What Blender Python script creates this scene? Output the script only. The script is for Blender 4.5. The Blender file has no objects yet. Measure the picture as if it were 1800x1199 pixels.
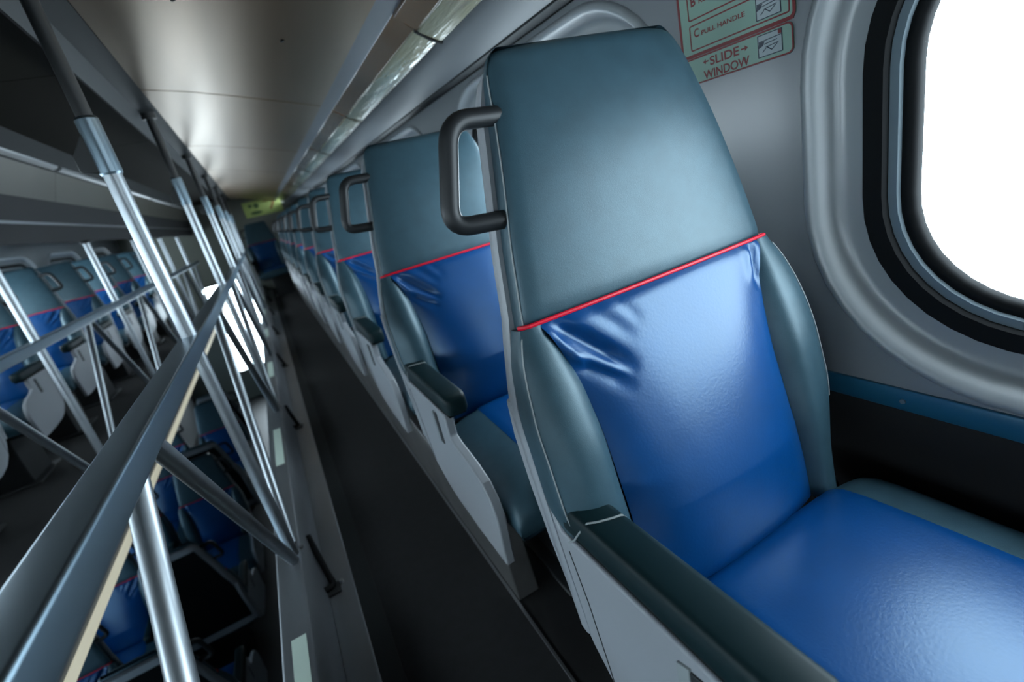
import bpy, bmesh, math, random
from mathutils import Vector, Matrix
random.seed(7)
SC = bpy.context.scene
COL = SC.collection
PITCH = 1.46          # window / stanchion bay
SEAT = 0.82           # seat pitch
FLOOR = -1.07         # gallery floor below the eye point (the origin)
LOWER = -2.91         # floor of the lower deck
Y0, Y1 = -4.6, 10.25  # the stretch of carriage that is built

# ------------------------------------------------------------------ materials
def material(name, color, rough=0.5, metal=0.0, bump=0.0, bscale=200.0, coat=0.0, emit=None, estr=0.0,
             var=0.0, vscale=6.0, tint=None, stretch=None, spec=0.5, bdist=0.002, bdetail=3.0):
    kd = .55 if metal < .5 else .68
    color = tuple(c * kd for c in color)
    m = bpy.data.materials.new(name); m.use_nodes = True
    nt = m.node_tree; b = nt.nodes['Principled BSDF']
    b.inputs['Base Color'].default_value = (*color, 1)
    b.inputs['Roughness'].default_value = rough
    b.inputs['Metallic'].default_value = metal
    b.inputs['Specular IOR Level'].default_value = spec
    if tint: b.inputs['Specular Tint'].default_value = (*tint, 1)
    b.inputs['Coat Weight'].default_value = coat
    b.inputs['Coat Roughness'].default_value = 0.2
    if emit:
        b.inputs['Emission Color'].default_value = (*emit, 1)
        b.inputs['Emission Strength'].default_value = estr
    tc = nt.nodes.new('ShaderNodeTexCoord')
    src = tc.outputs['Object']
    if stretch:
        mp = nt.nodes.new('ShaderNodeMapping'); mp.inputs['Scale'].default_value = stretch
        nt.links.new(src, mp.inputs['Vector']); src = mp.outputs['Vector']
    if var > 0:
        n = nt.nodes.new('ShaderNodeTexNoise'); n.inputs['Scale'].default_value = vscale; n.inputs['Detail'].default_value = 5
        nt.links.new(src, n.inputs['Vector'])
        r = nt.nodes.new('ShaderNodeValToRGB')
        r.color_ramp.elements[0].position = .3; r.color_ramp.elements[1].position = .7
        r.color_ramp.elements[0].color = (*[c * (1 - var) for c in color], 1)
        r.color_ramp.elements[1].color = (*[min(1, c * (1 + var)) for c in color], 1)
        nt.links.new(n.outputs['Fac'], r.inputs['Fac']); nt.links.new(r.outputs['Color'], b.inputs['Base Color'])
    if bump > 0:
        n = nt.nodes.new('ShaderNodeTexNoise'); n.inputs['Scale'].default_value = bscale; n.inputs['Detail'].default_value = bdetail
        nt.links.new(src, n.inputs['Vector'])
        bp = nt.nodes.new('ShaderNodeBump'); bp.inputs['Strength'].default_value = bump; bp.inputs['Distance'].default_value = bdist
        nt.links.new(n.outputs['Fac'], bp.inputs['Height']); nt.links.new(bp.outputs['Normal'], b.inputs['Normal'])
    return m

M = {}
M['grey_vinyl'] = material('grey textured vinyl', (.045, .104, .140), .42, spec=.6, tint=(.74, .92, 1.0), bump=.35, bscale=900, bdist=.0006, var=.12, vscale=30)
M['blue_vinyl'] = material('blue vinyl', (.0, .078, .30), .32, bump=.13, bscale=230, bdist=.0016, coat=.0, spec=.65, tint=(.66, .87, 1.0), var=.12, vscale=9, bdetail=6)
M['shell'] = material('pale grey plastic', (.46, .49, .53), .45, bump=.1, bscale=600, bdist=.0003)
M['red'] = material('red piping cord', (1.1, .008, .045), .4, spec=.3)
M['seam'] = material('pale seam cord', (.42, .47, .48), .6)
M['rubber'] = material('black rubber', (.006, .007, .008), .65, spec=.12)
M['arm'] = material('dark teal armrest', (.004, .024, .029), .5, bump=.15, bscale=700, bdist=.0004, spec=.22)
M['handle'] = material('charcoal handle plastic', (.016, .019, .022), .48, spec=.35)
M['wall'] = material('grey wall plastic', (.25, .275, .295), .30, coat=.35, bump=.05, bscale=900, bdist=.0002)
M['window_plastic'] = material('highlight lightened window moulding', (.34, .37, .39), .36, coat=.25)  # lighter than the wall plastic: part of the surround's highlight is in the colour
M['dado'] = material('dark lower wall panel', (.020, .020, .021), .75, spec=.2, bump=.2, bscale=500, bdist=.0005)
M['rail_blue'] = material('blue anodised strip', (.02, .15, .27), .35, metal=.25)
M['steel'] = material('brushed stainless tube', (.48, .525, .56), .40, metal=1.0, var=.06, vscale=40)
M['rail'] = material('brushed rail steel', (.33, .44, .52), .33, metal=1.0, bump=.05, bscale=80, stretch=(6, .3, 6), bdist=.0004)
M['trim_alu'] = material('satin aluminium trim', (.26, .265, .29), .34, metal=.8)
M['alu'] = material('bright aluminium trim', (.55, .56, .58), .3, metal=.9)
M['sill'] = material('scuffed steel sill', (.30, .32, .345), .42, metal=.75, var=.12, vscale=5, stretch=(2, .4, 2))
M['plate'] = material('worn stainless plate', (.42, .42, .42), .36, metal=.85, var=.2, vscale=7)
M['ceil'] = material('brushed metal ceiling', (.29, .19, .108), .31, metal=.92, bump=.08, bscale=20, stretch=(8, .4, 1), bdist=.0006, var=.06, vscale=2)
M['ceil_dark'] = material('dark centre ceiling', (.016, .014, .010), .8, spec=.06)
M['fascia'] = material('grey fascia', (.034, .038, .040), .6, spec=.12)
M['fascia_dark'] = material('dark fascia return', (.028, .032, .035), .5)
M['cover'] = material('tan light cover', (.15, .095, .055), .14, coat=.5, var=.25, vscale=3)
M['cover_lens'] = material('amber glossy lens', (.27, .265, .185), .10, coat=.8, var=.2, vscale=3, bump=.5, bscale=14, stretch=(3, .35, 3), bdist=.01)
M['panel_dark'] = material('dark hanging panel', (.032, .035, .040), .6, spec=.2)
M['ceil_left'] = material('tan hanging panel', (.19, .18, .155), .4, metal=.4)
M['panel'] = material('slate panel', (.095, .107, .118), .55, spec=.3)
M['carpet'] = material('black aisle carpet', (.010, .011, .013), .95, bump=.6, bscale=700, bdist=.003, var=.25, vscale=40)
M['vinyl_floor'] = material('dark vinyl floor', (.020, .020, .021), .5, var=.2, vscale=8)
M['glass'] = None
M['lum'] = material('pale green luminous strip', (.95, 1.15, 1.02), .5)
M['sign'] = material('pale green sign film', (.27, .45, .37), .45)
M['sign_red'] = material('dark red sign ink', (.22, .008, .012), .5)
M['sign_dark'] = material('dark sign ink', (.03, .045, .075), .5)
M['sign_pale'] = material('pale pictogram ink', (.42, .50, .53), .5)
M['end_sign'] = material('yellow green end sign', (.58, .74, .22), .6)
M['end_ink'] = material('dark green sign ink', (.10, .19, .06), .5)
M['end_ink_red'] = material('rust sign ink', (.36, .17, .05), .5)
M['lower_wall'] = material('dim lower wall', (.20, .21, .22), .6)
M['end_wall'] = material('end wall panel', (.24, .26, .22), .5)
M['lamp'] = material('cream light strip', (.9, .88, .72), .5, emit=(1, .95, .72), estr=0.35)
M['lamp_warm'] = material('warm lower lamp', (.9, .8, .6), .5, emit=(1, .72, .42), estr=1.6)
M['black'] = material('black void', (.006, .006, .006), .7)
M['outside'] = material('soot grey outer wall', (.30, .30, .30), .8, var=.3, vscale=.6)
M['wire'] = material('pale wire', (.55, .58, .6), .6)

g = bpy.data.materials.new('window glass'); g.use_nodes = True
nt = g.node_tree; nt.nodes.clear()
o_ = nt.nodes.new('ShaderNodeOutputMaterial'); mx = nt.nodes.new('ShaderNodeMixShader')
tr = nt.nodes.new('ShaderNodeBsdfTransparent'); gl = nt.nodes.new('ShaderNodeBsdfGlossy'); lw = nt.nodes.new('ShaderNodeLayerWeight'); fr = nt.nodes.new('ShaderNodeMath'); fr2 = nt.nodes.new('ShaderNodeMath')
gl.inputs['Roughness'].default_value = .02
lw.inputs['Blend'].default_value = .5; fr2.operation = 'POWER'; fr2.inputs[1].default_value = 5.0
fr.operation = 'MULTIPLY_ADD'; fr.inputs[1].default_value = .5; fr.inputs[2].default_value = .02
nt.links.new(lw.outputs['Facing'], fr2.inputs[0]); nt.links.new(fr2.outputs[0], fr.inputs[0])
tr.inputs['Color'].default_value = (.93, .96, .97, 1)
nt.links.new(fr.outputs[0], mx.inputs[0]); nt.links.new(tr.outputs[0], mx.inputs[1]); nt.links.new(gl.outputs[0], mx.inputs[2])
nt.links.new(mx.outputs[0], o_.inputs[0])
M['glass'] = g
g2 = g.copy(); g2.name = 'dimming lower glass'; M['glass_dimming'] = g2
[n for n in g2.node_tree.nodes if n.type == 'BSDF_TRANSPARENT'][0].inputs['Color'].default_value = (.42, .48, .52, 1)  # tint added to cut the daylight and keep the lower deck dark

# ------------------------------------------------------------------ helpers
def tag(o, label, cat, group=None, kind=None):
    if label: o['label'] = label
    if cat: o['category'] = cat
    if group: o['group'] = group
    if kind: o['kind'] = kind
    return o

def empty(name, loc, label, cat, group=None):
    o = bpy.data.objects.new(name, None); COL.objects.link(o)
    o.location = loc; o.empty_display_size = .1
    return tag(o, label, cat, group)

class MB:
    """collects geometry of one part in carriage coordinates"""
    def __init__(s): s.v = []; s.f = []
    def add(s, v, f):
        n = len(s.v); s.v += [tuple(p) for p in v]; s.f += [tuple(n + i for i in q) for q in f]; return s
    def box(s, x0, x1, y0, y1, z0, z1):
        v = [(x, y, z) for z in (z0, z1) for y in (y0, y1) for x in (x0, x1)]
        return s.add(v, [(0, 2, 3, 1), (4, 5, 7, 6), (0, 1, 5, 4), (1, 3, 7, 5), (3, 2, 6, 7), (2, 0, 4, 6)])
    def strip(s, prof, y0, y1):
        """open cross-section (x,z) swept along the carriage"""
        v = []
        for x, z in prof: v += [(x, y0, z), (x, y1, z)]
        return s.add(v, [(2 * i, 2 * i + 1, 2 * i + 3, 2 * i + 2) for i in range(len(prof) - 1)])
    def bar(s, prof, y0, y1):
        """closed cross-section (x,z) swept along the carriage, capped"""
        n = len(prof); v = [(x, y0, z) for x, z in prof] + [(x, y1, z) for x, z in prof]
        f = [(i, (i + 1) % n, n + (i + 1) % n, n + i) for i in range(n)] + [tuple(range(n))[::-1], tuple(range(n, 2 * n))]
        return s.add(v, f)
    def prism_x(s, poly, x0, x1):
        """polygon (y,z) given thickness across the carriage"""
        n = len(poly); v = [(x0, y, z) for y, z in poly] + [(x1, y, z) for y, z in poly]
        f = [(i, (i + 1) % n, n + (i + 1) % n, n + i) for i in range(n)] + [tuple(range(n))[::-1], tuple(range(n, 2 * n))]
        return s.add(v, f)
    def grid(s, rows, close=False, cap=False):
        n = len(rows[0]); v = [p for r in rows for p in r]; f = []
        for i in range(len(rows) - 1):
            for j in range(n if close else n - 1):
                k = (j + 1) % n
                f.append((i * n + j, i * n + k, (i + 1) * n + k, (i + 1) * n + j))
        if cap: f += [tuple(range(n))[::-1], tuple((len(rows) - 1) * n + j for j in range(n))]
        return s.add(v, f)
    def tube(s, pts, r, n=14, cap=True):
        pts = [Vector(p) for p in pts]; rr = r if isinstance(r, (list, tuple)) else [r] * len(pts)
        rows = []; ref = None
        for i, p in enumerate(pts):
            t = (pts[min(i + 1, len(pts) - 1)] - pts[max(i - 1, 0)]).normalized()
            if ref is None:
                ref = t.orthogonal().normalized()
            ref = (ref - t * ref.dot(t)).normalized(); b = t.cross(ref)
            rows.append([tuple(p + (ref * math.cos(2 * math.pi * k / n) + b * math.sin(2 * math.pi * k / n)) * rr[i]) for k in range(n)])
        return s.grid(rows, close=True, cap=cap)
    def build(s, name, mat, parent=None, smooth=True, bevel=0, angle=35, sub=0, solid=0, base=None):
        if base is None:
            base = Vector((0, 0, 0))
            q = parent
            while q is not None:
                base = base + q.location; q = q.parent
        me = bpy.data.meshes.new(name)
        me.from_pydata([(p[0] - base[0], p[1] - base[1], p[2] - base[2]) for p in s.v], [], s.f)
        bm = bmesh.new(); bm.from_mesh(me); bmesh.ops.remove_doubles(bm, verts=bm.verts, dist=1e-6)
        bmesh.ops.recalc_face_normals(bm, faces=bm.faces); bm.to_mesh(me); bm.free()
        me.materials.append(M[mat] if isinstance(mat, str) else mat)
        o = bpy.data.objects.new(name, me); COL.objects.link(o)
        if parent is not None: o.parent = parent
        if solid:
            d = o.modifiers.new('solid', 'SOLIDIFY'); d.thickness = solid; d.offset = 1
        if bevel:
            d = o.modifiers.new('bevel', 'BEVEL'); d.width = bevel; d.segments = 3; d.limit_method = 'ANGLE'; d.angle_limit = math.radians(40)
        if sub:
            d = o.modifiers.new('sub', 'SUBSURF'); d.levels = sub; d.render_levels = sub
        if smooth:
            me.polygons.foreach_set('use_smooth', [True] * len(me.polygons))
            me.update()
            try: me.set_sharp_from_angle(angle=math.radians(angle))
            except Exception: pass
        return o

def round_path(pts, r, n=6):
    """polyline with its corners rounded"""
    P = [Vector(p) for p in pts]; out = [P[0]]
    for i in range(1, len(P) - 1):
        a = (P[i - 1] - P[i]); b = (P[i + 1] - P[i])
        d = min(r, a.length * .49, b.length * .49); a.normalize(); b.normalize()
        s, e = P[i] + a * d, P[i] + b * d
        for k in range(n + 1):
            t = k / n; out.append(s * (1 - t) ** 2 + P[i] * 2 * t * (1 - t) + e * t * t)
    return out + [P[-1]]

def lerp_tab(tab, x):
    for (a, va), (b, vb) in zip(tab, tab[1:]):
        if (a <= x <= b) or (a >= x >= b):
            t = (x - a) / (b - a) if b != a else 0
            t = t * t * (3 - 2 * t) if False else t
            return va + (vb - va) * t
    return tab[0][1] if abs(x - tab[0][0]) < abs(x - tab[-1][0]) else tab[-1][1]

def structure(o, label=None):
    o['kind'] = 'structure'
    if label: o['label'] = label
    return o

def copy_tree(o, parent=None, mirror=None):
    c = o.copy(); COL.objects.link(c)
    if parent is not None: c.parent = parent
    if mirror is not None:
        if c.type == 'MESH':
            if o.data.name not in mirror:
                me = o.data.copy(); me.transform(Matrix.Scale(-1, 4, (1, 0, 0))); me.flip_normals(); mirror[o.data.name] = me
            c.data = mirror[o.data.name]
        if parent is not None:
            c.location = (-o.location.x, o.location.y, o.location.z)
    for ch in list(o.children): copy_tree(ch, c, mirror)
    return c

ORD = ['first', 'second', 'third', 'fourth', 'fifth', 'sixth', 'seventh', 'eighth', 'ninth', 'tenth', 'eleventh', 'twelfth', 'thirteenth', 'fourteenth']

# ------------------------------------------------------------------ camera
f_px = 864.0
cam_d = bpy.data.cameras.new('camera'); cam = bpy.data.objects.new('camera', cam_d); COL.objects.link(cam)
pp = (900.0, 600.0)
a = Vector((450 - pp[0], 408 - pp[1], f_px)).normalized()
b = Vector((2900 - pp[0], -200 - pp[1], f_px)); b = (b - a * a.dot(b)).normalized()
Yc, Xc = a, b; Zc = Xc.cross(Yc)
R = Matrix((Xc, Yc, Zc))                       # image axes -> carriage axes
right, down, fwd = R @ Vector((1, 0, 0)), R @ Vector((0, 1, 0)), R @ Vector((0, 0, 1))
mw = Matrix.Identity(4)
for i in range(3):
    mw[i][0], mw[i][1], mw[i][2] = right[i], -down[i], -fwd[i]
cam.matrix_world = mw
cam_d.sensor_width = 36; cam_d.lens = f_px / 1800 * 36
cam_d.clip_start = .02; cam_d.clip_end = 200
cam_d.dof.use_dof = True; cam_d.dof.focus_distance = .72; cam_d.dof.aperture_fstop = 3.2
SC.camera = cam

# ------------------------------------------------------------------ the seat
TAN = math.tan(math.radians(10)); CA, SA = math.cos(math.radians(10)), math.sin(math.radians(10))
CX = .485
def BP(u, z, p):
    """point of the backrest: u across, z height on the reclined plane, p out towards the sitter"""
    return (CX + u, .55 + (z + .192) * TAN - p * CA, z + p * SA)

W_UP = [(-.192, .228), (-.094, .211), (0, .190), (.060, .177), (.100, .169), (.122, .163), (.138, .155), (.147, .147), (.150, .140)]
W_LO = [(-.192, .230), (-.215, .242), (-.25, .252), (-.32, .262), (-.45, .262), (-.50, .250), (-.56, .236), (-.64, .230)]
U_IN = [(-.192, .214), (-.22, .200), (-.28, .180), (-.36, .172), (-.48, .172), (-.64, .180)]
RIDGE = [(-.192, .004), (-.22, .016), (-.28, .034), (-.36, .048), (-.48, .052), (-.64, .046)]
def sm(tab, z, h=.018):
    return sum(lerp_tab(tab, z + d * h) for d in (-1, -.5, 0, .5, 1)) / 5

def bol(t, h, q=.66): return -.006 + (h + .006) * ((1 - ((.5 - t) / .5) ** 2.4) if t < .5 else (1 - ((t - .5) / q) ** 2.4))
def gauss(x, s): return math.exp(-(x / s) ** 2)
def insert_p(u, z):
    w = sm(U_IN, z); q = min(1, abs(u) / w)
    p = .010 + .012 * (1 - q ** 4) + .050 * min(1, max(0, (-.192 - z) / .30)) ** 1.1 * (1 - .62 * q ** 2.5) * (1 - .30 * max(0, min(1, (-.50 - z) / .13)) ** 2)
    t = (-.192 - z)
    p -= .013 * (1 - q ** 4) * max(0, (-.590 - z) / .044) ** 2                 # rolled under at the seat
    p -= .008 * gauss(t, .010)                                   # tucked under the piping
    # gathered folds running inwards from the upper aisle-side corner, and a small one at the far corner
    def fold(u0, z0, u1, z1, wid, amp):
        dx, dz = u1 - u0, z1 - z0; L = math.hypot(dx, dz)
        s = ((u - u0) * dx + (z - z0) * dz) / L / L
        d = ((u - u0) * dz - (z - z0) * dx) / L
        if s < -.2 or s > 1.2: return 0
        e = max(0, min(1, (s + .2) / .3)) * max(0, min(1, (1.2 - s) / .45))
        return amp * gauss(d, wid) * e
    p += fold(-.186, -.206, -.112, -.283, .0105, -.0125)         # the deep main fold
    p += fold(-.205, -.206, -.172, -.262, .0050, .0065)
    p += fold(-.170, -.266, -.118, -.312, .0100, -.0055)
    p += fold(-.176, -.250, -.120, -.292, .0060, .0040)
    p += fold(-.138, -.198, -.092, -.246, .0100, -.0030)
    p += fold(-.095, -.198, -.070, -.235, .0090, -.0018)
    p += fold(.186, -.200, .176, -.262, .0085, -.0095)
    p += fold(.168, -.200, .160, -.250, .0090, .0040)
    return p

def make_seat():
    base = (CX, .30, FLOOR)
    root = empty('passenger_seat', base, 'seat', 'seat')
    # --- headrest half of the backrest
    zs = [-.194 + i * (.125 + .194) / 22 for i in range(23)] + [.132, .139, .144, .148, .150]
    rows = []
    for z in zs:
        w = sm(W_UP, z, .006) if z < .115 else lerp_tab(W_UP, z)
        e = max(0, (z - .130) / .020); dp = .0165 * (1 - math.sqrt(max(0, 1 - e * e)))
        bot = -.006 * gauss(z + .194, .009)
        dp += .020 * max(0, (z + .04) / .19) ** 2
        row = [BP(-w + .004, z, -.036), BP(-w, z, -.032), BP(-w, z, -.018), BP(-w, z, -.006 - dp), BP(-w + .002, z, -.001 - dp + bot), BP(-w + .007, z, .003 - dp + bot)]
        for k in range(1, 20):
            u = -w + .007 + (2 * w - .014) * k / 20
            row.append(BP(u, z, .003 + .012 * (1 - abs(u / w) ** 3) - dp + bot))
        row += [BP(w - .007, z, .003 - dp + bot), BP(w - .002, z, -.001 - dp + bot), BP(w, z, -.006 - dp), BP(w, z, -.020), BP(w, z, -.032), BP(w - .004, z, -.036)]
        rows.append(row)
    MB().grid(rows, close=True, cap=True).build('headrest', 'grey_vinyl', root, angle=60)
    # --- two side bolsters
    for sgn in (-1, 1):
        rows = []
        for i in range(41):
            z = -.196 - i * (.44) / 40
            ui, wo, h = sm(U_IN, z) - .012, sm(W_LO, z), sm(RIDGE, z)
            prof = [(ui, -.03), (ui, -.006)]
            for k in range(1, 15):
                t = k / 14
                prof.append((ui + (wo - ui) * t, bol(t, h, .66 if sgn < 0 else .88)))
            last = prof[-1][1]
            prof += [(wo + .002, last * .55), (wo + .002, -.010), (wo, -.034), (wo - .01, -.037)]
            rows.append([BP(sgn * u, z, p) for u, p in prof])
        MB().grid(rows, close=True, cap=True).build('side_bolster', 'grey_vinyl', root, angle=60)
        # pale cord along the outer front edge
        path = []
        for i in range(24):
            z = .118 - i * (.118 + .194) / 23; w = sm(W_UP, z, .006)
            if sgn < 0: path.append(BP(sgn * (w + .0003), z, -.004 - .020 * max(0, (z + .04) / .19) ** 2))
        for i in range(1, 22):
            z = -.196 - i * .285 / 21; wo, h = sm(W_LO, z), sm(RIDGE, z)
            last = bol(1, h, .66 if sgn < 0 else .88)
            path.append(BP(sgn * (wo + .001), z, last))
        MB().tube(path, .0011, 6).build('edge_piping', 'seam', root)
    MB().tube([(.222, .494, -.486), (.2215, .476, -.470), (.2225, .460, -.448), (.2300, .446, -.4275), (.2400, .437, -.4255), (.2580, .430, -.4255), (.2700, .428, -.4265), (.2785, .431, -.4380)], .0014, 6).build('edge_piping', 'seam', root)
    # --- blue insert
    NZ, NU = 84, 72
    rows = []
    for i in range(NZ + 1):
        z = -.196 - .438 * i / NZ; w = sm(U_IN, z)
        rows.append([BP(-w + 2 * w * k / NU, z, insert_p(-w + 2 * w * k / NU, z)) for k in range(NU + 1)])
    MB().grid(rows).build('backrest_insert', 'blue_vinyl', root, angle=80)
    # --- red piping
    path = [BP(-.231, -.1935, -.012), BP(-.230, -.1935, 0)] + [BP(-.224 + .448 * k / 20, -.193, .0065 + .009 * (1 - abs((-.224 + .448 * k / 20) / .23) ** 3)) for k in range(21)] + [BP(.230, -.1935, 0), BP(.231, -.1935, -.012)]
    MB().tube(path, .0030, 8).build('red_piping', 'red', root)
    # --- moulded shell behind the cushions
    rows = []
    for z in [-.66 + .78 * i / 26 for i in range(27)] + [.130, .136]:
        w = (sm(W_UP, z, .01) if z > -.192 else sm([(-.192, .230), (-.30, .256), (-.50, .257), (-.7, .255)], z)) + .006
        e = max(0, (z - .10) / .04); dp = .012 * e
        w -= .02 * e * e
        row = [BP(-w, z, -.033 - dp * .2), BP(-w - .002, z, -.040), BP(-w, z, -.058 + dp), BP(-w + .012, z, -.066 + dp)]
        row += [BP(-w + .012 + (2 * w - .024) * k / 8, z, -.072 + dp) for k in range(1, 8)]
        row += [BP(w - .012, z, -.066 + dp), BP(w, z, -.058 + dp), BP(w + .002, z, -.040), BP(w, z, -.033 - dp * .2)]
        rows.append(row)
    MB().grid(rows, close=True, cap=True).build('shell', 'shell', root, angle=50)
    rows = []
    for z in [-.60 + .70 * i / 12 for i in range(13)]:
        w = (sm(W_UP, z, .01) if z > -.192 else sm([(-.192, .230), (-.30, .256), (-.50, .257), (-.7, .255)], z)) - .020
        rows.append([BP(-w, z, -.068)] + [BP(-w + 2 * w * k / 8, z, -.0745) for k in range(9)] + [BP(w, z, -.068)])
    MB().grid(rows, close=True, cap=True).build('back_panel', 'rubber', root, angle=40)
    # --- side panels (aisle side and wall side)
    poly = [(.205, -.482), (.197, -.50), (.205, -.545), (.180, -.556), (.095, -.572), (.045, -.592), (.020, -.625), (.010, -.669), (.018, -.720), (.026, -.760), (.030, -.803),
            (.115, -.806), (.229, -.800), (.330, -.790), (.400, -.772), (.455, -.737), (.500, -.685), (.540, -.610), (.568, -.530), (.590, -.440), (.602, -.360), (.598, -.300), (.565, -.300), (.545, -.44), (.520, -.486)]
    MB().prism_x(poly, .224, .246).build('side_panel', 'shell', root, bevel=.004, angle=30)
    MB().prism_x([(.05, -.70), (.42, -.70), (.56, -.56), (.60, -.44), (.602, -.36), (.57, -.36), (.50, -.69), (.455, -.737), (.40, -.772), (.115, -.80), (.03, -.79)], .736, .752).build('side_panel', 'shell', root, bevel=.004, angle=30)
    rc = MB().prism_x([(.262, -.500), (.301, -.508), (.303, -.590), (.266, -.590)], .2215, .2265).build('recess_shade', 'fascia_dark', root, bevel=.001)  # flat dark plate, shade of a recess put into its colour
    MB().prism_x([(.283, -.500), (.302, -.508), (.304, -.592), (.287, -.592)], .2205, .2255).build('recess_lit_lip', 'seam', rc, bevel=.001)  # pale colour painted in for the lit lip of the recess
    MB().tube([(.2236, .505, -.510), (.2236, .482, -.589), (.2236, .462, -.700), (.2236, .458, -.732)], .0008, 5).build('panel_joint', 'fascia_dark', root)
    # --- armrest
    rows = []
    for y, s in [(.150, .0), (.150, .55), (.153, .80), (.160, .94), (.172, 1), (.25, 1), (.35, 1), (.44, 1), (.500, 1), (.512, .9)]:
        cx, cz = .2505, -.4515
        drop = -.012 if y < .16 else (-.005 if y < .17 else 0)
        hw, hh = .0275, .0245
        row = []
        for k in range(20):
            an = 2 * math.pi * k / 20; c, s_ = math.cos(an), math.sin(an)
            row.append((cx + math.copysign(abs(c) ** .42, c) * hw * s, y, cz + drop * .3 + math.copysign(abs(s_) ** .42, s_) * hh * s))
        rows.append(row)
    arm = MB().grid(rows, close=True, cap=True).build('armrest', 'arm', root, angle=50)
    MB().box(.2285, .272, .165, .515, -.4835, -.4735).build('armrest_underside', 'rubber', arm, bevel=.003)
    # --- seat cushion
    cx = .520
    rows = []
    for y, t, wz in [(.455, .0, .9), (.450, .45, .96), (.440, .80, .99), (.42, 1.0, 1), (.34, 1.02, 1), (.24, 1.03, 1), (.14, 1.03, 1), (.07, 1.0, 1), (.03, .93, 1), (.005, .80, .995), (-.010, .62, .99), (-.016, .40, .985), (-.012, .15, .98), (-.002, .0, .97)]:
        hw = .268 * wz
        zt = -.735 + .122 * t
        zb = -.735 + (.0 if y > .04 else .006)
        row = []
        for k in range(25):
            q = -1 + 2 * k / 24
            sh = (1 - abs(q) ** 5)
            row.append((cx + (hw + (.022 if q > 0 else 0)) * q, y, zb + (zt - zb) * (.62 + .38 * sh ** .8) + .010 * (1 - q * q) * t))
        for k in range(25):
            q = 1 - 2 * k / 24
            row.append((cx + (hw + (.022 if q > 0 else 0)) * q * .985, y, zb))
        rows.append(row)
    cush = MB().grid(rows, close=True, cap=True).build('seat_cushion', 'grey_vinyl', root, sub=1, angle=80)
    rows = []
    for y, t in [(.448, .52), (.440, .83), (.42, 1.0), (.34, 1.02), (.24, 1.03), (.14, 1.03), (.07, 1.0), (.03, .93), (.006, .81)]:
        zt = -.735 + .122 * t + .0022; hw = .158 + .016 * (.45 - y) / .45
        rows.append([(cx + .010 + hw * (-1 + 2 * k / 24), y, zt + .010 * (1 - (hw / .268 * (-1 + 2 * k / 24)) ** 2) * t - (.004 if k in (0, 24) else 0)) for k in range(25)])
    MB().grid(rows).build('seat_insert', 'blue_vinyl', root, sub=1, angle=80)
    for q in (-1, 1):
        MB().tube([(cx + q * .262, .43, -.690), (cx + q * .266, .2, -.692), (cx + q * .264, .05, -.692), (cx + q * .256, -.004, -.694)], .0012, 6).build('cushion_seam', 'seam', cush)
    # --- grab handle on the aisle-side top corner
    hp = round_path([(.325, .612, .066), (.244, .600, .069), (.212, .600, -.053), (.300, .590, -.060)], .028, 7)
    h = MB().tube(hp, .0122, 14).build('grab_handle', 'handle', root)
    # --- pedestal under the seat pan
    MB().box(.30, .74, .06, .46, -.765, -.738).box(.42, .70, .14, .42, FLOOR + .012, -.765).box(.38, .73, .10, .46, FLOOR, FLOOR + .012).build('pedestal', 'fascia_dark', root, bevel=.006)
    return root

seat0 = make_seat()
tag(seat0, 'nearest blue and grey seat, large in front, its armrest reaching towards the viewer', 'seat', 'window seats along the right hand wall')
names = [None, 'second blue and grey seat, directly behind the large nearest one', 'third seat in the right hand row, behind the second']
for k in range(1, 10):
    s = copy_tree(seat0); s.location = (CX, .30 + SEAT * k, FLOOR)
    s['label'] = names[k] if k < 3 else ORD[k] + ' seat from the viewer in the right hand window row'
mir = {}
for k in range(0, 8):
    s = copy_tree(seat0, mirror=mir); s.location = (-1.21 - CX, .30 + .22 + 4.10 + SEAT * (k - 2), FLOOR)
    s['label'] = ('seat across the open well cut off by the left edge, only its pale side showing' if k == 0 else
                  ORD[k - 1] + ' seat across the open well whose blue back shows, counted from the left edge')
    s['group'] = 'window seats across the open well'
s = copy_tree(seat0); s.location = (.02, 9.12, FLOOR)
tag(s, 'dark seat facing down the aisle against the far end wall', 'seat'); del s['group']
# lower deck seats, seen down through the well
def low_seat(x, y, rev, label):
    s = copy_tree(seat0, mirror=None if rev else mir)
    s.location = (x, y, LOWER)
    if rev: s.rotation_euler = (0, 0, math.pi)
    s.scale = (.95 if x > -1.4 else .88, 1, 1)
    s['label'] = label; s['group'] = 'lower deck seats'
for n, (yb, rev) in enumerate([(2.52, 1), (3.40, 1), (4.75, 0), (5.12, 1), (6.45, 0), (6.82, 1)]):
    low_seat(-1.17, yb + (.30 if rev else -.30), rev,
             ('%s lower deck seat beside the lower aisle, %s' % (ORD[n], 'its black back turned towards the viewer' if rev else 'its blue front facing the viewer')))
for n in range(1, 6):
    low_seat(-1.735, 2.0 + SEAT * n, 0, '%s lower deck seat from the viewer along the lower outside wall, under the opposite gallery' % ORD[n - 1])

# ------------------------------------------------------------------ windows and walls
GZ0, GZ1 = -.335, .175          # glass, bottom and top
GH = .473                       # half length of the glass
WC = -.063                      # centre of the nearest window
def rrect(hy, z0, z1, r, n=10):
    """rounded rectangle as (y,z) offsets from the window centre, fixed point count"""
    pts = []
    for (cy, cz, a0) in ((hy - r, z1 - r, 0), (-hy + r, z1 - r, 90), (-hy + r, z0 + r, 180), (hy - r, z0 + r, 270)):
        for k in range(n + 1):
            an = math.radians(a0 + 90 * k / n)
            pts.append((cy + r * math.cos(an), cz + r * math.sin(an)))
    return pts
def off(d, r=.165):
    return rrect(GH + d, GZ0 - d, GZ1 + d, r + d)

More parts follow.
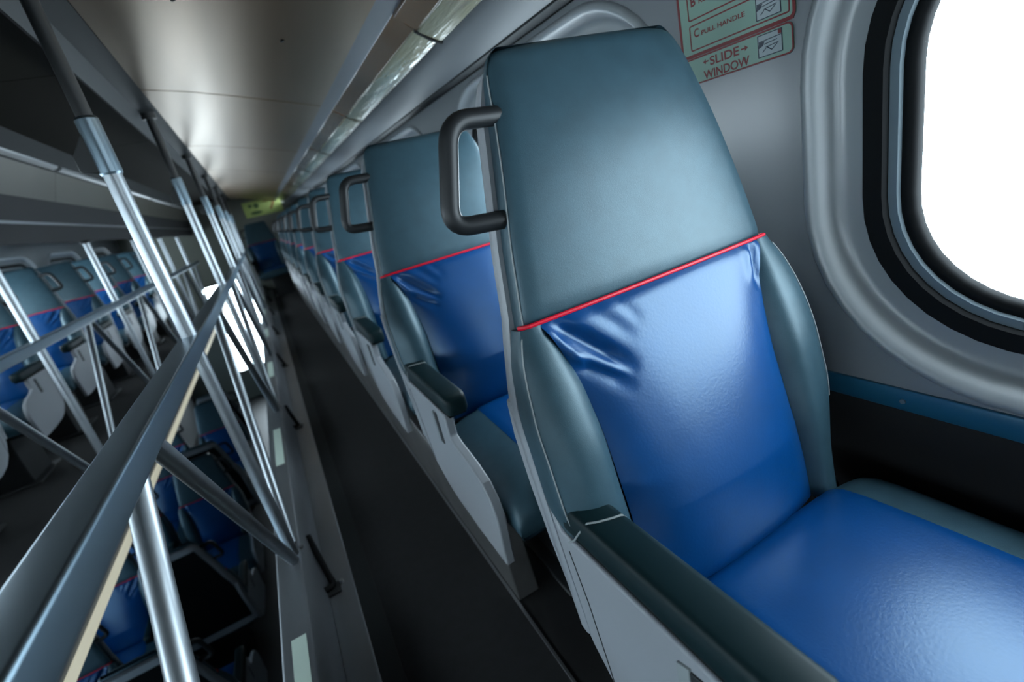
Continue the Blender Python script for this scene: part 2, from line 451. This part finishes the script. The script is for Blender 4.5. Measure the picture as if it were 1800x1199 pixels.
def window(n, yc, wx, sgn, z_shift=0.0, dim=False):
    """one moulded bay: wx wall plane, sgn +1 right wall / -1 left wall"""
    def ring(loop, dx): return [(wx + sgn * dx, yc + y, z + z_shift) for y, z in loop]
    root = bpy.data.objects.new('window_%d' % n, None); COL.objects.link(root)
    root.location = (wx, yc, z_shift); root['kind'] = 'structure'
    rows = [ring(off(d), x) for d, x in ((.136, 0), (.1355, -.003), (.133, -.0065), (.129, -.010), (.124, -.0115), (.1195, -.0098), (.1155, -.0050), (.1120, .0015), (.1085, .0090), (.1050, .0160), (.1010, .0220), (.0965, .0262), (.0910, .0288), (.0840, .0302), (.0740, .0308), (.058, .031))]
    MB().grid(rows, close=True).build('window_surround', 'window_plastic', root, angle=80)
    rows = [ring(off(.064), .036), ring(off(.061), .0285), ring(off(.034), .0285), ring(off(.031), .034), ring(off(.031), .046)]
    MB().grid(rows, close=True).build('window_gasket', 'rubber', root, angle=60)
    rows = [ring(off(.035), .045), ring(off(.032), .0400), ring(off(.019), .0400), ring(off(.015), .047)]
    MB().grid(rows, close=True).build('window_frame', 'alu_frame', root, angle=50)
    rows = [ring(off(.020), .050), ring(off(.016), .045), ring(off(.004), .046), ring(off(-.001), .052), ring(off(-.001), .066)]
    MB().grid(rows, close=True).build('window_seal', 'rubber', root, angle=60)
    lp = off(.004)
    v = ring(lp, .060) + ring(lp, .064); k = len(lp)
    MB().add(v, [tuple(range(k))[::-1], tuple(range(k, 2 * k))]).build('window_pane', 'glass_dimming' if z_shift else 'glass', root, smooth=False)
    return root
M['alu_frame'] = material('blue grey window ring', (.20, .27, .31), .45, metal=.3)

def wall_with_windows(name, wx, sgn, zb, zt, centres, z_shift, mat):
    mb = MB()
    L = off(.136)
    for yc in centres:
        inner = [(wx, yc + y, z + z_shift) for y, z in L]
        hy = PITCH / 2
        outer = [(wx, yc + y, z) for y, z in rrect(hy, zb, zt, 1e-4)]
        mb.grid([outer, inner], close=True)
    ys = sorted(centres)
    for a_, b_ in ((Y0, ys[0] - PITCH / 2), (ys[-1] + PITCH / 2, Y1)):
        if b_ - a_ > .001:
            mb.add([(wx, a_, zb), (wx, b_, zb), (wx, b_, zt), (wx, a_, zt)], [(0, 1, 2, 3)])
    return structure(mb.build(name, mat, angle=20))

RC = [WC + PITCH * k for k in range(-3, 6)]
wall_with_windows('wall_right', .82, 1, -.474, .330, RC, 0, 'wall')
for i, yc in enumerate(RC): window(i + 1, yc, .82, 1)
structure(MB().bar([(.822, -.474), (.815, -.474), (.813, -.478), (.813, -.509), (.815, -.512), (.822, -.512)], Y0, Y1).build('trim_1', 'rail_blue', bevel=.001))
for i in range(10):
    sc = MB().tube([(.8135, .389 + .49 * i, -.494), (.8105, .389 + .49 * i, -.494)], .0042, 10).build('trim_screw', 'alu', SC.objects['trim_1'])
structure(MB().box(.82, .84, Y0, Y1, FLOOR, -.512).build('baseboard_right', 'dado', smooth=False))
# opposite wall
LC = [WC + .3 + PITCH * k for k in range(-3, 7)]
wall_with_windows('wall_left', -2.03, -1, -.474, .42, LC, 0, 'wall')
for i, yc in enumerate(LC): window(i + 11, yc, -2.03, -1)
structure(MB().box(-2.05, -2.03, Y0, Y1, FLOOR, -.474).build('baseboard_left', 'dado', smooth=False))

# ------------------------------------------------------------------ floors and galleries
def slab(prof, name, mat, y0=Y0, y1=Y1, bevel=0):
    return structure(MB().bar(prof, y0, y1).build(name, mat, bevel=bevel, smooth=bool(bevel)))
slab([(-.06, -1.072), (.262, -1.072), (.262, FLOOR), (-.06, FLOOR)], 'floor', 'carpet')
slab([(.2625, -1.072), (.82, -1.072), (.82, -1.0705), (.2625, -1.0705)], 'floor_seating', 'vinyl_floor')
slab([(-.19, -1.16), (.84, -1.16), (.84, -1.0725), (-.19, -1.0725)], 'floor_slab', 'fascia')
slab([(.258, -1.0705), (.2665, -1.0705), (.2655, -1.0665), (.259, -1.0665)], 'trim_2', 'alu')
# edge of the gallery: sill, groove, strips
slab([(-.305, -1.16), (-.30, -.954), (-.296, -.95), (-.228, -.95), (-.224, -.954), (-.188, -1.066), (-.188, -1.16)], 'trim_3', 'sill', bevel=.003)
slab([(-.188, -1.0718), (-.112, -1.0718), (-.112, -1.062), (-.118, -1.060), (-.188, -1.064)], 'trim_4', 'sill', bevel=.0015)
slab([(-.112, -1.0718), (-.058, -1.0718), (-.058, -1.0665), (-.112, -1.0665)], 'trim_5', 'fascia')
# the heater duct that runs along the seat feet
hd = MB().bar([(.268, FLOOR + .001), (.262, -.85), (.270, -.825), (.320, -.818), (.330, FLOOR + .001)], 1.00, 9.3)
duct = hd.build('heater_cover', 'plate', bevel=.004); tag(duct, 'worn stainless kick plate running under the right hand seats along the aisle carpet', 'heater cover')
# opposite gallery, mirrored
def mx_(prof): return [(-1.21 - x, z) for x, z in prof]
slab(mx_([(-.06, -1.072), (.84, -1.072), (.84, FLOOR), (-.06, FLOOR)]), 'floor_left', 'carpet')
slab(mx_([(-.19, -1.16), (.84, -1.16), (.84, -1.0725), (-.19, -1.0725)]), 'floor_slab_left', 'fascia')
slab(mx_([(-.305, -1.088), (-.30, -.954), (-.296, -.95), (-.228, -.95), (-.224, -.954), (-.188, -1.066), (-.188, -1.088)]), 'trim_6', 'sill', bevel=.003)
slab(mx_([(-.188, -1.0718), (-.058, -1.0718), (-.058, -1.062), (-.188, -1.064)]), 'trim_7', 'sill')
# lower deck
slab([(-2.05, LOWER - .03), (.84, LOWER - .03), (.84, LOWER), (-2.05, LOWER)], 'floor_lower', 'vinyl_floor')
LZ = -1.80
wall_with_windows('wall_lower_left', -2.03, -1, LOWER, -1.16, LC, LZ, 'lower_wall')
for i, yc in enumerate(LC): window(i + 22, yc, -2.03, -1, LZ)
structure(MB().box(.80, .84, Y0, Y1, LOWER, -1.16).build('wall_lower_right', 'lower_wall', smooth=False))
# end walls
DX0, DX1, DZ0, DZ1 = -1.22, -.42, -2.35, -.72
mb = MB()
L = [(-.82 + y, z) for y, z in rrect((DX1 - DX0) / 2, DZ0, DZ1, .10)]
mb.grid([[(x, Y1, z) for x, z in [(-.60 + y, z) for y, z in rrect(1.46, LOWER, .75, 1e-4)]], [(x, Y1, z) for x, z in L], [(x, Y1 + .05, z) for x, z in L]], close=True)
structure(mb.build('wall_end', 'end_wall', angle=20))
dr = bpy.data.objects.new('door_1', None); COL.objects.link(dr); dr.location = (-.82, Y1, LOWER); dr['kind'] = 'structure'
MB().grid([[(x, Y1 - .006, z) for x, z in [(-.82 + y, z) for y, z in rrect(.40 + d, DZ0 - d, DZ1 + d, .10 + d)]] for d in (.0, .03)]).build('door_gasket', 'rubber', dr, solid=.01)
MB().bar(L, Y1 + .030, Y1 + .036).build('door_pane', 'glass', dr, smooth=False)
structure(MB().box(-2.06, .86, Y0 - .04, Y0, LOWER, .75).build('wall_back', 'end_wall', smooth=False))

# cream light strips under both gallery edges
ls = MB().bar([(-.906, -1.080), (-.8985, -1.080), (-.8975, -1.042), (-.9035, -1.040)], Y0 + .02, Y1 - .02).build('light_strip', 'lamp')
tag(ls, 'long cream light strip along the edge of the opposite gallery, below its sill', 'light')
# ------------------------------------------------------------------ ceilings
# right-hand gallery ceiling: three-panel bays with open joints
mb = MB()
edges = [Y0, -3.29, -1.83, -.37, 1.09, 2.55, 4.01, 5.47, 6.93, 8.39, Y1]
for e0, e1 in zip(edges, edges[1:]):
    pr = [(-.20, .620), (-.05, .592), (.10, .555), (.25, .515), (.37, .482), (.452, .458)]
    mb.bar(pr + [(x, z + .012) for x, z in reversed(pr)], e0 + .006, e1 - .006)
structure(mb.build('ceiling', 'ceil', angle=40))
slab([(-.21, .65), (.86, .50), (.86, .56), (-.21, .71)], 'ceiling_backing', 'black')
for (x, y, z) in ((.02, 1.60, .574), (.265, 1.77, .508)):
    fs = MB().tube([(x, y, z + .003), (x + .001, y, z - .002)], .006, 10).build('fastener', 'rubber', SC.objects['ceiling'])
slab([(.450, .460), (.503, .440), (.508, .446), (.455, .470)], 'trim_8', 'trim_alu', bevel=.001)
# grey fascia over the railing
slab([(-.200, .622), (-.272, .618), (-.272, .64), (-.200, .64)], 'trim_9', 'fascia')
slab([(-.272, .619), (-.325, .598), (-.325, .64), (-.272, .64)], 'trim_10', 'fascia_dark')
slab([(-.325, .605), (-.336, .605), (-.336, .70), (-.325, .70)], 'trim_11', 'black')
# dark centre panels
mb = MB()
cedges = [Y0, -3.45, -1.99, -.53, .93, 2.39, 3.85, 5.31, 6.77, 8.23, 9.69, Y1]
for e0, e1 in zip(cedges, cedges[1:]):
    mb.bar([(-.336, .660), (-.780, .660), (-.780, .675), (-.336, .675)], e0 + .003, e1 - .003)
structure(mb.build('ceiling_centre', 'ceil_dark'))
# far fascia of the well and the hanging panels over the opposite rail
slab([(-.780, .662), (-.842, .600), (-.850, .606), (-.786, .674)], 'trim_12', 'fascia')
mb = MB()
for e0, e1 in zip(cedges, cedges[1:]):
    mb.bar([(-.842, .602), (-.850, .590), (-.876, .583), (-.874, .600), (-.842, .612)], e0 + .02, e1 - .05)
structure(mb.build('trim_13', 'alu'))
mb = MB()
for e0, e1 in zip(cedges, cedges[1:]):
    mb.bar([(-.872, .592), (-.905, .52), (-.945, .425), (-.957, .432), (-.915, .53), (-.880, .598)], e0 + .003, e1 - .003)
structure(mb.build('ceiling_left', 'ceil_left', ) if 'ceil_left' in M else mb.build('ceiling_left', 'ceil'))
slab([(-.945, .425), (-.960, .305), (-.972, .308), (-.957, .430)], 'trim_14', 'panel_dark' if 'panel_dark' in M else 'panel')
slab([(-.958, .305), (-.962, .292), (-.970, .292), (-.970, .306)], 'trim_15', 'alu')
slab([(-.962, .292), (-.966, .196), (-.980, .196), (-.975, .292)], 'trim_16', 'panel_dark')
slab([(-.970, .25), (-2.05, .42), (-2.05, .47), (-.970, .30)], 'ceiling_opposite', 'panel')
slab([(-.78, .68), (-.99, .46), (-2.05, .5), (-2.05, .56), (-.78, .73)], 'ceiling_backing_left', 'black')
slab([(-.336, .68), (-.79, .68), (-.79, .74), (-.336, .74)], 'ceiling_backing_centre', 'black')
# slate panel between the light covers and the window wall
slab([(.620, .372), (.640, .352), (.735, .326), (.750, .322), (.752, .335), (.63, .385)], 'trim_17', 'panel', bevel=.004)
slab([(.750, .318), (.800, .3215), (.823, .326), (.823, .345), (.750, .336)], 'trim_18', 'fascia', bevel=.001)
# row of translucent light covers
cov = [.26, 1.43, 2.60, 3.77, 4.94, 6.11, 7.28, 8.45, 9.62]
for i, (e0, e1) in enumerate(zip(cov, cov[1:])):
    e0 += .006; e1 -= .006
    k = .008 if i == 0 else 0
    t = empty('light_cover', (.56, (e0 + e1) / 2, .41), 'tan glossy light cover over the right hand seats, %s from the viewer along the row' % ORD[i], 'light cover', 'light covers along the right hand ceiling')
    MB().bar([(.503, .440 - k), (.530, .425 - k), (.556, .405 - k), (.556, .43), (.503, .452)], e0, e1).build('cover_face', 'cover', t, bevel=.002)
    MB().bar([(.556, .405 - k), (.566, .397 - k), (.585, .388 - k), (.605, .378 - k), (.622, .372 - k), (.63, .395), (.556, .43)], e0, e1).build('cover_lens', 'cover_lens', t, bevel=.003)
    MB().bar([(.552, .404 - k), (.590, .381 - k), (.624, .368 - k), (.63, .38), (.556, .42)], e1 - .0005, e1 + .010).build('end_clip', 'rubber', t)

# ------------------------------------------------------------------ railings and stanchions
def railing(xc, pole_y, apex_y, y0, y1, label):
    s = 1
    root = empty('railing', (xc, y0, FLOOR), label, 'railing', None)
    MB().bar([(xc + y, z) for y, z in rrect(.025, -.252, -.210, .0055, 6)], y0, y1).build('top_rail', 'rail', root, angle=50)
    for y in pole_y:
        MB().tube([(xc, y, -.95), (xc, y, -.252)], .0165, 20).build('post', 'steel', root)
    for (yt, yb) in apex_y:
        MB().tube([(xc, yt, -.252), (xc, yb, -.945)], .0155, 20).build('baluster', 'steel', root)
    return root
py = [1.51 + 1.44 * k for k in range(-2, 6)]
diag = []
for y in py:
    diag += [(y - .69 + .035, y - .035), (y + .71 - .035, y + .055)]
diag.append((py[-1] + 1.44 - .69, py[-1] + 1.41))
r1 = railing(-.245, py[:-1] if py[-1] > 8.6 else py, [d for d in diag if max(d) < 8.6], -1.8, 8.65, 'steel railing of slanted tubes under a flat top rail beside the aisle, nearest the viewer')
qy = [2.73 + 1.37 * k for k in range(-1, 5)]
diag2 = []
for y in qy: diag2 += [(y - .63, y - .04), (y + .67, y + .05)]
r2 = railing(-.965, qy, diag2, .2, 9.25, 'steel railing of slanted tubes along the gallery across the well')
# bolts and a dark bent hoop at the foot of each vee
for y in py:
    if y < 1: continue
    for (dx, dy, zz) in ((.026, .02, -.945), (-.010, -.03, -.945)):
        MB().tube([(-.245 + dx, y + dy, -.952), (-.245 + dx, y + dy, zz)], .0075, 10).build('bolt', 'alu', r1)
    p = round_path([(-.206, y + .14, -1.000), (-.176, y - .05, -1.040), (-.166, y - .09, -1.058), (-.196, y - .10, -1.050)], .02, 5)
    br = empty('floor_hoop', (-.18, y, FLOOR), '%s black bent bracket from the viewer on the floor strip beside the railing foot' % ORD[py.index(y) - 2], 'hoop', 'hoops along the railing foot')
    MB().tube(p, .010, 12).build('hook', 'rubber', br)
    MB().box(-.200, -.150, y - .125, y - .075, -1.0625, -1.0575).build('foot_plate', 'fascia_dark', br, bevel=.001)
    for (bx, by) in ((-.145, y - .086), (-.205, y - .112)):
        MB().tube([(bx, by, -1.064), (bx, by, -1.052)], .0065, 10).build('bolt', 'alu', br)
# stanchions
for i, y in enumerate(py):
    if y < 0: continue
    t = empty('stanchion', (-.245, y, -.21), '%s tall steel pole from the viewer standing on the near top rail' % ORD[i - 2 if i > 1 else 0], 'pole', 'poles on the near railing')
    MB().tube([(-.245, y, -.21), (-.245, y, .20)], .0195, 24).build('lower_tube', 'steel', t)
    MB().tube([(-.245, y, .20), (-.245, y, .205), (-.245, y, .322), (-.245, y, .328)], [.0215, .0235, .0235, .0195], 24).build('sleeve', 'rail', t, angle=15)
    MB().tube([(-.245, y, .32), (-.245, y, .62)], .0165, 20).build('upper_tube', 'fascia_dark', t)  # dark colour painted in for what the bare tube reflects above the sleeve
    MB().tube([(-.245, y, .592), (-.245, y, .62)], [.030, .030], 20).build('flange', 'fascia_dark', t)
    MB().bar([(-.262, .205), (-.300, .215), (-.300, .25), (-.262, .30)], y - .012, y + .012).build('lug', 'fascia_dark', t, bevel=.003)
for i, y in enumerate(qy[1:]):
    t = empty('stanchion', (-.965, y, -.21), '%s steel pole from the viewer, standing on the railing across the well' % ORD[i], 'pole', 'poles on the opposite railing')
    MB().tube([(-.965, y, -.21), (-.965, y, .185)], .0185, 20).build('lower_tube', 'steel', t)
    MB().tube([(-.965, y, .180), (-.965, y, .197)], .028, 20).build('flange', 'fascia', t)
# luminous markers on the sill
for i in range(6):
    y = .72 + 1.48 * i
    o = MB().box(-.274, -.238, y, y + .44, -.9502, -.9488).build('luminous_strip', 'lum')
    tag(o, '%s pale green luminous strip from the viewer on the grey gallery sill' % ORD[i], 'marker strip', 'luminous strips on the sill')

# ------------------------------------------------------------------ signs
def text_part(name, txt, y_l, y_r, z_b, z_t, mat, parent, x=.8168):
    """lettering on the window wall between two vertical lines; reads towards -y"""
    cu = bpy.data.curves.new(name, 'FONT'); cu.body = txt; cu.size = 1; cu.offset = .022
    ob = bpy.data.objects.new(name, cu); COL.objects.link(ob)
    bpy.context.view_layer.update()
    dg = bpy.context.evaluated_depsgraph_get()
    me = bpy.data.meshes.new_from_object(ob.evaluated_get(dg))
    COL.objects.unlink(ob); bpy.data.objects.remove(ob)
    xs = [v.co.x for v in me.vertices]; zs = [v.co.y for v in me.vertices]
    sx = (y_l - y_r) / (max(xs) - min(xs)); sz = (z_t - z_b) / (max(zs) - min(zs))
    bl = parent.location
    for v in me.vertices:
        u, w = (v.co.x - min(xs)) * sx, (v.co.y - min(zs)) * sz
        v.co = (x - bl[0], y_l - u - bl[1], z_b + w - bl[2])
    me.materials.append(M[mat])
    o = bpy.data.objects.new(name, me); COL.objects.link(o); o.parent = parent
    return o
def frame_yz(y0, y1, z0, z1, r, w, x0, x1):
    def lp(d):
        hy = (y1 - y0) / 2 - d; zz0, zz1 = z0 + d, z1 - d
        return [((y0 + y1) / 2 + y, z) for y, z in rrect(hy, zz0, zz1, max(.0004, r - d), 5)]
    a_, b_ = lp(0), lp(w)
    return MB().grid([[(x1, y, z) for y, z in a_], [(x0, y, z) for y, z in a_], [(x0, y, z) for y, z in b_], [(x1, y, z) for y, z in b_]], close=True)
sg = empty('emergency_sign', (.8195, .655, .066), 'pale green emergency window sign with red lettering, stuck to the wall beside the large window', 'sign')
def film(y0, y1, z0, z1, r, x0=.8175, x1=.8198):
    lp = [((y0 + y1) / 2 + y, z) for y, z in rrect((y1 - y0) / 2, z0, z1, r, 5)]
    return MB().prism_x(lp, x0, x1)
film(.548, .775, .112, .300, .012).build('upper_panel', 'sign', sg, smooth=False)
film(.553, .775, .066, .111, .010).build('lower_panel', 'sign', sg, smooth=False)
frame_yz(.548, .775, .112, .300, .012, .0050, .8170, .8185).build('upper_border', 'sign_red', sg, smooth=False)
frame_yz(.553, .775, .066, .111, .010, .0026, .8170, .8185).build('lower_border', 'sign_red', sg, smooth=False)
frame_yz(.557, .752, .1225, .1645, .004, .0023, .8170, .8185).build('row_border', 'sign_red', sg, smooth=False)
frame_yz(.557, .752, .1715, .2200, .004, .0023, .8170, .8185).build('row_border', 'sign_red', sg, smooth=False)
frame_yz(.557, .752, .2260, .2800, .004, .0023, .8170, .8185).build('row_border', 'sign_red', sg, smooth=False)
MB().prism_x([(.552, .1125), (.772, .1125), (.772, .1175), (.552, .1175)], .8171, .8182).build('divider_bar', 'sign_red', sg, smooth=False)
text_part('lettering', 'SLIDE', .712, .650, .0895, .1040, 'sign_red', sg)
text_part('lettering', 'WINDOW', .728, .631, .0695, .0840, 'sign_red', sg)
text_part('lettering', 'C', .7415, .7300, .1430, .1570, 'sign_red', sg)
text_part('lettering', 'PULL HANDLE', .725, .6345, .1430, .1505, 'sign_red', sg)
text_part('lettering', 'B', .7430, .7320, .1930, .2070, 'sign_red', sg)
text_part('lettering', 'REMOVE', .7250, .6700, .1930, .2005, 'sign_red', sg)
def arrow(yt, yh, z):
    d = 1 if yh > yt else -1
    return MB().prism_x([(yt, z - .0012), (yh - d * .006, z - .0012), (yh - d * .006, z - .0040), (yh, z), (yh - d * .006, z + .0040), (yh - d * .006, z + .0012), (yt, z + .0012)], .8170, .8182)
arrow(.7155, .7275, .0985).build('arrow', 'sign_red', sg, smooth=False)
arrow(.6465, .6330, .0965).build('arrow', 'sign_red', sg, smooth=False)
for (z0, z1) in ((.0735, .1065), (.1275, .1600), (.1760, .2130)):
    pic = film(.571, .6145, z0, z1, .001, .8171, .8178).build('pictogram', 'sign_pale', sg, smooth=False)
    h = z1 - z0
    frame_yz(.571, .6145, z0, z1, .001, .0014, .8166, .8175).build('pictogram_border', 'sign_dark', pic, smooth=False)
    MB().prism_x([(.6130, z0 + .42 * h), (.6050, z0 + .50 * h), (.6020, z0 + .68 * h), (.6120, z0 + .68 * h)], .8166, .8175).build('pictogram_mark', 'sign_dark', pic, smooth=False)
    for (ya, za, yb, zb_) in ((.6120, .70, .5730, .74), (.603, .55, .580, .60), (.600, .40, .578, .46), (.598, .40, .590, .22), (.590, .22, .580, .42), (.606, .22, .600, .36)):
        MB().tube([(.8170, ya, z0 + za * h), (.8170, yb, z0 + zb_ * h)], .0007, 5).build('pictogram_line', 'sign_dark', pic)
    MB().prism_x([(.5725, z0 + .78 * h), (.5780, z0 + .78 * h), (.5780, z0 + .97 * h), (.5725, z0 + .97 * h)], .8166, .8174).build('pictogram_mark', 'sign_red', pic, smooth=False)

es = empty('end_sign', (.26, Y1 - .012, .39), 'yellow green notice high on the far end wall above the end seat', 'sign')
MB().box(-.06, .58, Y1 - .012, Y1, .25, .52).build('sign_panel', 'end_sign', es, bevel=.003)
def disc_xz(cx, cz, rx, rz, y):
    return MB().bar([(cx + rx * math.cos(k * math.pi / 10), cz + rz * math.sin(k * math.pi / 10)) for k in range(20)], y - .002, y)
disc_xz(.13, .315, .10, .030, Y1 - .0125).build('sign_mark', 'end_ink', es)
disc_xz(.06, .44, .035, .030, Y1 - .0125).build('sign_mark', 'end_ink', es)
disc_xz(.16, .43, .045, .045, Y1 - .0125).build('sign_mark', 'end_ink', es)
MB().bar([(.36, .33), (.39, .31), (.49, .45), (.46, .47)], Y1 - .0145, Y1 - .0125).build('sign_mark', 'end_ink_red', es)
MB().bar([(.30, .47), (.42, .47), (.42, .50), (.30, .50)], Y1 - .0145, Y1 - .0125).build('sign_mark', 'end_ink_red', es)

# ------------------------------------------------------------------ light
w = bpy.data.worlds.new('overcast sky'); SC.world = w; w.use_nodes = True
nt = w.node_tree; bg = nt.nodes['Background']
bg.inputs['Color'].default_value = (.80, .915, 1.0, 1)
tc = nt.nodes.new('ShaderNodeTexCoord'); sx = nt.nodes.new('ShaderNodeSeparateXYZ'); mr = nt.nodes.new('ShaderNodeMapRange')
nt.links.new(tc.outputs['Generated'], sx.inputs[0]); nt.links.new(sx.outputs['X'], mr.inputs['Value'])
mr.interpolation_type = 'SMOOTHSTEP'
mr.inputs['From Min'].default_value = -.8; mr.inputs['From Max'].default_value = .3     # the sun stands behind the clouds on the far side
mr.inputs['To Min'].default_value = 16.0; mr.inputs['To Max'].default_value = 14.0
nt.links.new(mr.outputs[0], bg.inputs['Strength'])

SC.view_settings.view_transform = 'Standard'; SC.view_settings.look = 'None'
SC.view_settings.exposure = 0.0; SC.view_settings.gamma = 1.0; SC.view_settings.use_curve_mapping = False
cy = SC.cycles
cy.use_denoising = True
try: cy.denoiser = 'OPENIMAGEDENOISE'
except Exception: pass
cy.max_bounces = 8; cy.diffuse_bounces = 4; cy.glossy_bounces = 4; cy.transparent_max_bounces = 12
cy.sample_clamp_indirect = 6.0
